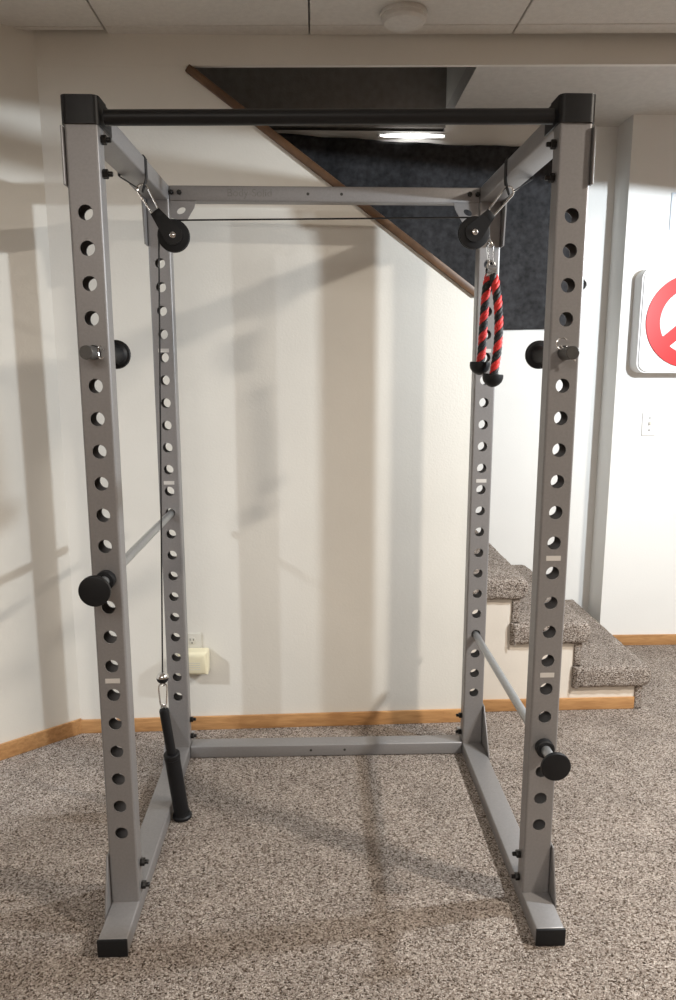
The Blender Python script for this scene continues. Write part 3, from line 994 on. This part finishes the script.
# smoke detector
dx_, dy_ = .258, .880
sd = empty('smoke_detector', (dx_, dy_, CZ(dx_)), 'round white smoke detector on the ceiling above the rack', 'smoke detector')
bm = bmesh.new(); lathe(bm, (0, 0, -.0005), (0, 0, -1), [(0, .076), (.010, .078), (.014, .077)], 48); obj('mounting_base', bm, 'tile', sd)
bm = bmesh.new(); lathe(bm, (0, 0, -.0147), (0, 0, -1), [(0, .073), (.010, .071), (.018, .062), (.021, .040), (.022, 0)], 48); obj('cover', bm, 'tile', sd)

# dark cloth pinned on the stairwell wall
bm = bmesh.new()
NX, NZ = 150, 64
x0, x1 = -1.0, 1.27
grid = []
for i in range(NX+1):
    u = i/NX; x = x0+(x1-x0)*u
    col = []
    # top edge sags between the nails, bottom almost level
    if x < .30: top = 2.548 - .042*max(0, (x+.45))/.75
    else: top = 2.506 - .012*((x-.30)/.97) - .012*math.sin(PI*((x-.30)/.97))
    bot = 1.632 + .010*math.sin(x*5) - (.03 if x > 1.20 else 0)*((x-1.20)/.07)
    for j in range(NZ+1):
        v = j/NZ; z = bot+(top-bot)*v
        xx = x + (.06*math.exp(-((v-.27)/.05)**2) if u > .985 else 0)*((u-.985)/.015)
        y = FAR - .020 - .008*math.sin(x*19+2.2*z+1.5*math.sin(z*4)) - .006*noise.noise(Vector((x*9, z*3+x*4, 1.3))) - .006*noise.noise(Vector((x*22, z*14, 4.3)))
        y += -.018*math.exp(-((z-(top-.16-.1*math.sin(PI*max(0, min(1, (x+.2)/1.4)))))/.05)**2)*.7
        col.append((xx, y, z))
    grid.append(col)
F = [[bm.verts.new(p) for p in c] for c in grid]
B = [[bm.verts.new((p[0], p[1]+.003, p[2])) for p in c] for c in grid]
for i in range(NX):
    for j in range(NZ):
        bm.faces.new([F[i][j], F[i+1][j], F[i+1][j+1], F[i][j+1]])
        bm.faces.new([B[i][j], B[i][j+1], B[i+1][j+1], B[i+1][j]])
for i in range(NX):
    bm.faces.new([F[i][0], B[i][0], B[i+1][0], F[i+1][0]]); bm.faces.new([F[i][NZ], F[i+1][NZ], B[i+1][NZ], B[i][NZ]])
for j in range(NZ):
    bm.faces.new([F[0][j], F[0][j+1], B[0][j+1], B[0][j]]); bm.faces.new([F[NX][j], B[NX][j], B[NX][j+1], F[NX][j+1]])
tag(obj('dark_curtain', bm, 'cloth', None, 180), 'dark cloth pinned across the stairwell wall above the stairs', 'curtain')

# slim lamp above the cloth
lm = empty('strip_light', (.44, FAR-.005, 2.532), 'slim lit strip light above the dark cloth in the stairwell', 'light')
bm = bmesh.new()
for_n = 24; R1 = []
for i in range(for_n+1):
    t = -1+2*i/for_n; w_ = math.sqrt(max(0., 1-abs(t)**1.4))*.009+.0008
    R1.append([bm.verts.new((t*.155+.0, -.004-.020*(.2+.8*w_/.018)*math.sin(PI*k/8), w_*math.cos(PI*k/8))) for k in range(9)])
for A, Bq in zip(R1, R1[1:]):
    for k in range(8): bm.faces.new([A[k], A[k+1], Bq[k+1], Bq[k]])
    bm.faces.new([A[8], A[0], Bq[0], Bq[8]])
bm.faces.new(R1[0]); bm.faces.new(R1[-1][::-1])
obj('diffuser', bm, 'lamp', lm)
boxo('back_plate', (-.165, .165, -.0035, .004, -.008, .008), 'white_plastic', lm)

# ================================================================== LIGHTS
def area(name, loc, size, power, col, aim=None, shape='SQUARE', sy=None, spread=None):
    l = bpy.data.lights.new(name, 'AREA'); l.energy = power; l.color = col; l.shape = shape; l.size = size
    if sy: l.size_y = sy
    if spread: l.spread = spread
    o = bpy.data.objects.new(name, l); COL.objects.link(o); o.location = loc
    if aim is not None:
        o.rotation_euler = (Vector(aim)-Vector(loc)).to_track_quat('-Z', 'Y').to_euler()
    return o
def point(name, loc, r, power, col):
    l = bpy.data.lights.new(name, 'POINT'); l.energy = power; l.color = col; l.shadow_soft_size = r
    o = bpy.data.objects.new(name, l); COL.objects.link(o); o.location = loc
    return o
area('ceiling_lamp_right', (LX, LY, 2.70), .20, 105, (1, .90, .78), shape='DISK')
area('ceiling_lamp_left', (-2.9, -.94, 2.48), .10, 95, (.88, .94, 1.0))
area('fill_light_rear', (-.7, -2.9, 2.53), 1.9, 68, (1, .94, .87), sy=1.2, shape='RECTANGLE')  # soft fill light added behind the camera to soften shadow contrast

def spot(name, loc, r, power, col, az, el, angle):
    l = bpy.data.lights.new(name, 'SPOT'); l.energy = power; l.color = col; l.shadow_soft_size = r
    l.spot_size = math.radians(angle); l.spot_blend = 0.0
    o = bpy.data.objects.new(name, l); COL.objects.link(o); o.location = loc
    a, e = math.radians(az), math.radians(el)
    d = Vector((math.cos(e)*math.cos(a), math.cos(e)*math.sin(a), math.sin(e)))
    o.rotation_euler = d.to_track_quat('-Z', 'Y').to_euler()
    return o
spot('standing_lamp', (1.77, .22, 1.86), .03, 132, (.86, .94, 1.0), 113, -76.2, 180)

w = bpy.data.worlds.new('World'); scene.world = w; w.use_nodes = True
w.node_tree.nodes['Background'].inputs['Color'].default_value = (.05, .05, .05, 1)
w.node_tree.nodes['Background'].inputs['Strength'].default_value = .2

# ================================================================== CAMERA
cam = bpy.data.cameras.new('camera'); co = bpy.data.objects.new('camera', cam); COL.objects.link(co)
co.location = (-.041, -1.727, 1.4312)
co.rotation_euler = (PI/2-.1784, 0, -.0325)
cam.sensor_fit = 'VERTICAL'; cam.sensor_height = 24; cam.lens = 731.9/1000*24
cam.clip_start = .02
scene.camera = co
vs = scene.view_settings
vs.view_transform = 'Standard'; vs.look = 'None'; vs.gamma = 1; vs.exposure = 0.08
try: vs.use_curve_mapping = False
except Exception: pass
